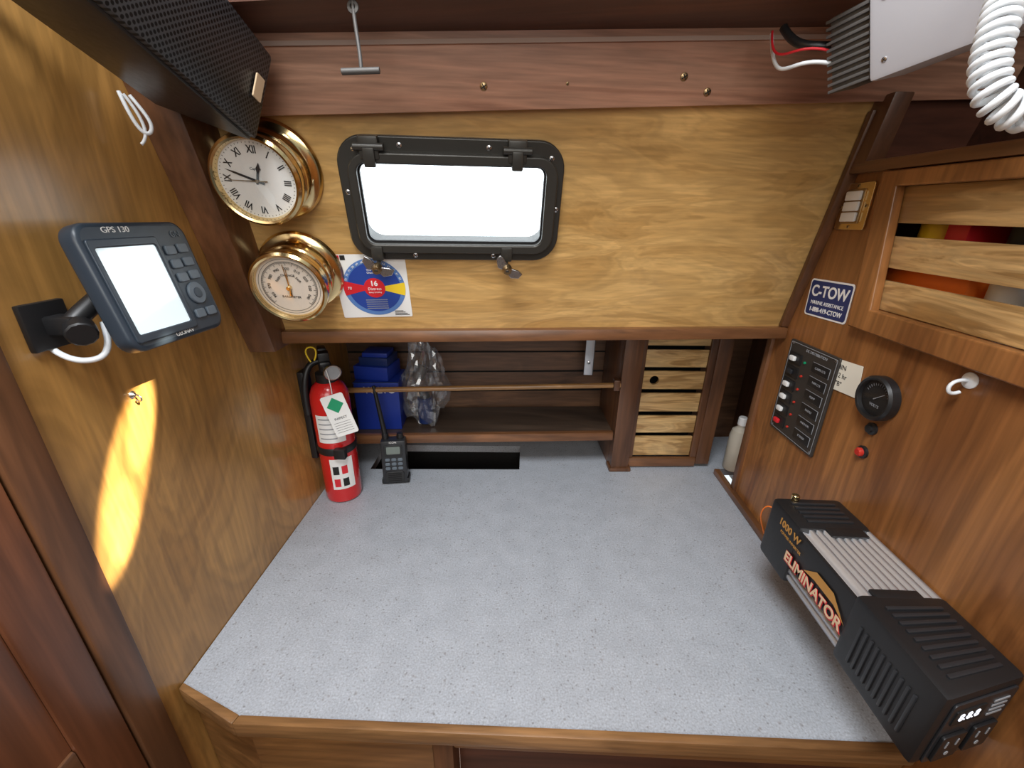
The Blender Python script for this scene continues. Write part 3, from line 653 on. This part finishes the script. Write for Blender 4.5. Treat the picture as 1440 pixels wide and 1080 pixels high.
p.append(box('cap_tongue_front',(x0+.016,YB-.006,z1-.002),(x1-.020,YB+.008,z1+.0025),M_black,.002))
for i in range(10):
    p.append(box('vent_side_%d'%i,(x0-.0045,YA+.018+i*.0074,z0+.016),(x0-.002,YA+.0212+i*.0074,z1-.022),M_black2,.0008))
for i in range(9):
    p.append(box('vent_top_%d'%i,(x0+.014,YA+.014+i*.0090,z1+.002),(x1-.014,YA+.0184+i*.0090,z1+.0050),M_black2,.001))
for i in range(5):
    p.append(box('vent_back_%d'%i,(x0+.014,YC+.012+i*.009,z1+.002),(x1-.014,YC+.0162+i*.009,z1+.0048),M_black2,.001))
LG=fr((x0-.0034,.400,.138),(0,-1,0),(0,0,1),(-1,0,0))
p.append(text('power','1000 W',.014,M_gold,LG,-.062,.024,bold=.0003))
p.append(text('power2','POWER INVERTER',.0055,M_gold,LG,-.055,.012))
p.append(text('logo','ELIMINATOR',.020,M_goldL,LG@Matrix.Translation((0,0,.0006)),-.002,-.010,bold=.0004,sx=.95))
p.append(text('logo_shadow','ELIMINATOR',.020,M_redS,LG,-.002,-.011,bold=.0014,sx=.95))
p.append(plate('logo_swoosh',[[(-.02,.0),(.0,.016),(.03,.016),(.055,-.004),(.035,.004),(.0,.004)]],0,.0002,M_gold,LG))
EF=fr(((x0+x1)/2,YA,(z0+z1)/2),(1,0,0),(0,0,1),(0,-1,0))
p.append(plate('end_bezel',[rrect(0,0,.074,.080,.004)],0,.002,M_black2,EF,.0006))
p.append(plate('display',[rrect(-.014,.022,.034,.018,.001)],.002,.003,M_ink,EF))
p.append(text('digits','8.8.8',.013,M_digit,EF@Matrix.Translation((0,0,.0032)),-.014,.022,sx=.95))
for i in range(4): p.append(box('slot_%d'%i,(.012,.010+i*.006,.002),(.030,.0125+i*.006,.0028),M_greyl,.0003,EF))
for i,x in enumerate((-.018,.018)):
    p.append(plate('socket_%d'%i,[rrect(x,-.018,.028,.034,.003)],.002,.005,M_black,EF,.0006))
    for sx,w in((-.006,.0018),(.006,.0018)): p.append(box('blade%d%d'%(i,int(sx*1e3)),(x+sx-w/2,-.016,.005),(x+sx+w/2,-.008,.0055),M_greyl,0,EF))
    p.append(cyl('earth%d'%i,(x,-.026,.004),(x,-.026,.0055),.0025,M_greyl,EF,12))
# the moulded front cap is raked: its outboard side is shorter
for o in p:
    for v in o.data.vertices:
        k=min(1,max(0,(YB-v.co.y)/(YB-YA)))
        v.co.y+=.28*max(0,v.co.x-x0)*k
p.append(cyl('terminal',(.385,.505,z1),(.385,.505,z1+.012),.005,M_brass))
p.append(cyl('terminal_neg',(.400,.508,z1-.01),(.400,.520,z1-.01),.005,M_yelS))
p.append(tube('power_wire',[(.375,.511,.150),(.362,.520,.165),(.358,.530,.140),(.372,.538,.11),(.40,.54,.05),(.435,.545,.02)],.0010,M_orange))
p.append(tube('neg_wire',[(.40,.511,.150),(.395,.530,.17),(.42,.54,.15),(.445,.545,.1)],.003,M_black))
p.append(box('mount_foot',(x1-.004,YA+.04,z0+.002),(XR-.0005,.508,z0+.012),M_alu,.001))
group('power_inverter',p)
# ------------------------------------------------------------------ radio set with heatsink
ra=Vector((.45,-.87,.17)).normalized(); rb=Vector((-.285,.05,.957)); rb=(rb-ra*rb.dot(ra)).normalized(); rn=ra.cross(rb)
R0=fr((.307,.474,.662),ra,rb,rn)
p=[box('housing',(0,0,-.055),(.19,.085,0),M_radio,.004,R0),box('end_bracket',(-.034,.004,-.045),(0,.066,-.006),M_fin,.002,R0)]
for i in range(11): p.append(box('fin_%d'%i,(-.036,.004+i*.0058,-.047),(-.001,.0065+i*.0058,-.003),M_fin,.0004,R0))
p.append(screw('sc',R0,.012,.014,0,.0022)); p.append(screw('sc2',R0,.012,.06,0,.0022))
p.append(box('front_trim',(.175,-.002,-.057),(.192,.087,.002),M_greyl,.003,R0))
p.append(tube('lead_white',[R0@Vector((-.032,.025,-.02)),(.268,.505,.690),(.258,.53,.684),(.250,.545,.690),(.250,.56,.725)],.0018,M_cord))
p.append(tube('lead_red',[R0@Vector((-.032,.035,-.02)),(.268,.51,.702),(.255,.53,.697),(.246,.545,.702),(.25,.56,.727)],.0012,M_redS))
p.append(tube('lead_black',[R0@Vector((-.032,.040,-.03)),(.275,.52,.705),(.265,.53,.700),(.256,.55,.727)],.004,M_black))
p.append(tube('hanger',[R0@Vector((.06,.084,-.03)),R0@Vector((.06,.12,-.04)),(.36,.50,.75)],.004,M_steel))
group('radio_transceiver',p)
path=[Vector(q) for q in((.330,.385,.732),(.322,.380,.698),(.312,.366,.667),(.309,.358,.644),(.313,.350,.625),(.329,.346,.615),(.347,.349,.621),(.366,.354,.641),(.388,.36,.67),(.40,.365,.71))]
def catmull(P,n=60):
    out=[]
    P=[P[0]*2-P[1]]+P+[P[-1]*2-P[-2]]
    for i in range(1,len(P)-2):
        a,b,c,d=P[i-1:i+3]
        for k in range(n):
            t=k/n; out.append(.5*((2*b)+(c-a)*t+(2*a-5*b+4*c-d)*t*t+(3*b-a-3*c+d)*t**3))
    out.append(P[-2]); return out
cp_=catmull(path,60)
acc=0; hp=[]; up=Vector((.3,-1,.2)).normalized()
for i in range(1,len(cp_)):
    t=(cp_[i]-cp_[i-1]); seg=t.length; t.normalize()
    a=t.cross(up).normalized(); b=t.cross(a)
    for k in range(4):
        acc+=seg/4; ph=2*pi*acc/.0066; q=cp_[i-1].lerp(cp_[i],(k+1)/4)
        hp.append(q+(a*math.cos(ph)+b*math.sin(ph))*.0086)
group('coiled_microphone_cord',[tube('coil',hp,.0024,M_cord,smooth=False)])
# ------------------------------------------------------------------ lights / world
w=bpy.data.worlds.new('World'); sc.world=w; w.use_nodes=True; nt=w.node_tree; nt.nodes.clear(); N=nt.nodes.new
o=N('ShaderNodeOutputWorld'); bg=N('ShaderNodeBackground'); tc=N('ShaderNodeTexCoord'); sx=N('ShaderNodeSeparateXYZ')
nt.links.new(tc.outputs['Generated'],sx.inputs[0])
r=N('ShaderNodeMapRange'); r.inputs['From Min'].default_value=.2; r.inputs['From Max'].default_value=.7; r.inputs['To Min'].default_value=.48; r.inputs['To Max'].default_value=5
nt.links.new(sx.outputs['Y'],r.inputs['Value'])
nz=N('ShaderNodeTexNoise'); nz.inputs['Scale'].default_value=14; nt.links.new(tc.outputs['Generated'],nz.inputs['Vector'])
ad=N('ShaderNodeMath'); ad.operation='MULTIPLY_ADD'; ad.inputs[1].default_value=.06; nt.links.new(nz.outputs['Fac'],ad.inputs[0]); nt.links.new(sx.outputs['Z'],ad.inputs[2])
rz=N('ShaderNodeMapRange'); rz.inputs['From Min'].default_value=-.05; rz.inputs['From Max'].default_value=0.0; rz.inputs['To Min'].default_value=.22; rz.inputs['To Max'].default_value=1
nt.links.new(ad.outputs[0],rz.inputs['Value'])
ml=N('ShaderNodeMath'); ml.operation='MULTIPLY'; nt.links.new(r.outputs['Result'],ml.inputs[0]); nt.links.new(rz.outputs['Result'],ml.inputs[1])
nt.links.new(ml.outputs[0],bg.inputs['Strength'])
bg.inputs['Color'].default_value=(.86,.95,1,1); nt.links.new(bg.outputs[0],o.inputs[0])
def area(name,loc,tgt,size,e,c,sy=None):
    l=bpy.data.lights.new(name,'AREA'); l.energy=e; l.color=c; l.size=size
    if sy: l.shape='RECTANGLE'; l.size_y=sy
    ob=bpy.data.objects.new(name,l); ob.location=loc; ob.rotation_euler=(Vector(tgt)-Vector(loc)).to_track_quat('-Z','Y').to_euler(); COL.objects.link(ob); return ob
area('hatch_light',(-.14,-.02,1.25),(-.12,.42,.1),.45,14,(.95,.97,1),.35)
area('companionway_light',(.1,-1.3,1.0),(0,.7,.50),1.0,14,(1,.96,.90),.9)
def beam(y,z,hl,hw,tilt,e,blend,c):
    src=Vector((.9,-.3,1.4)); tg=Vector((XL,y,z)); d=(src-tg).length; zz=(src-tg).normalized()
    la=Vector((0,math.sin(tilt),math.cos(tilt))); yy=(la-zz*la.dot(zz)); f=yy.length; yy.normalize(); xx=yy.cross(zz)
    sd=Vector((0,math.cos(tilt),-math.sin(tilt))); g=(sd-zz*sd.dot(zz)).length
    l=bpy.data.lights.new('sunbeam','SPOT'); l.energy=e; l.color=c; l.spot_size=2*math.atan(hl*f/d); l.spot_blend=blend; l.shadow_soft_size=.004
    so=bpy.data.objects.new('sunbeam',l); COL.objects.link(so)
    so.matrix_world=fr(src,xx,yy,zz)@Matrix.Diagonal(((hw*g)/(hl*f),1,1,1))
beam(.362,.282,.115,.026,.56,750,.35,(1,.84,.60))
beam(.398,.330,.060,.017,.50,800,.5,(1,.88,.70))
beam(.343,.245,.050,.020,.45,500,.5,(1,.85,.62))
# ------------------------------------------------------------------ camera
cam=bpy.data.cameras.new('camera'); cam.sensor_width=36; cam.lens=15; cam.clip_start=.01
co=bpy.data.objects.new('camera',cam); COL.objects.link(co)
Rm=Matrix.Rotation(.027,4,'Z')@Matrix.Rotation(pi/2-math.radians(22.2),4,'X')@Matrix.Rotation(.018,4,'Z')
co.matrix_world=Matrix.Translation((0,0,.55))@Rm
sc.camera=co
sc.view_settings.view_transform='Standard'
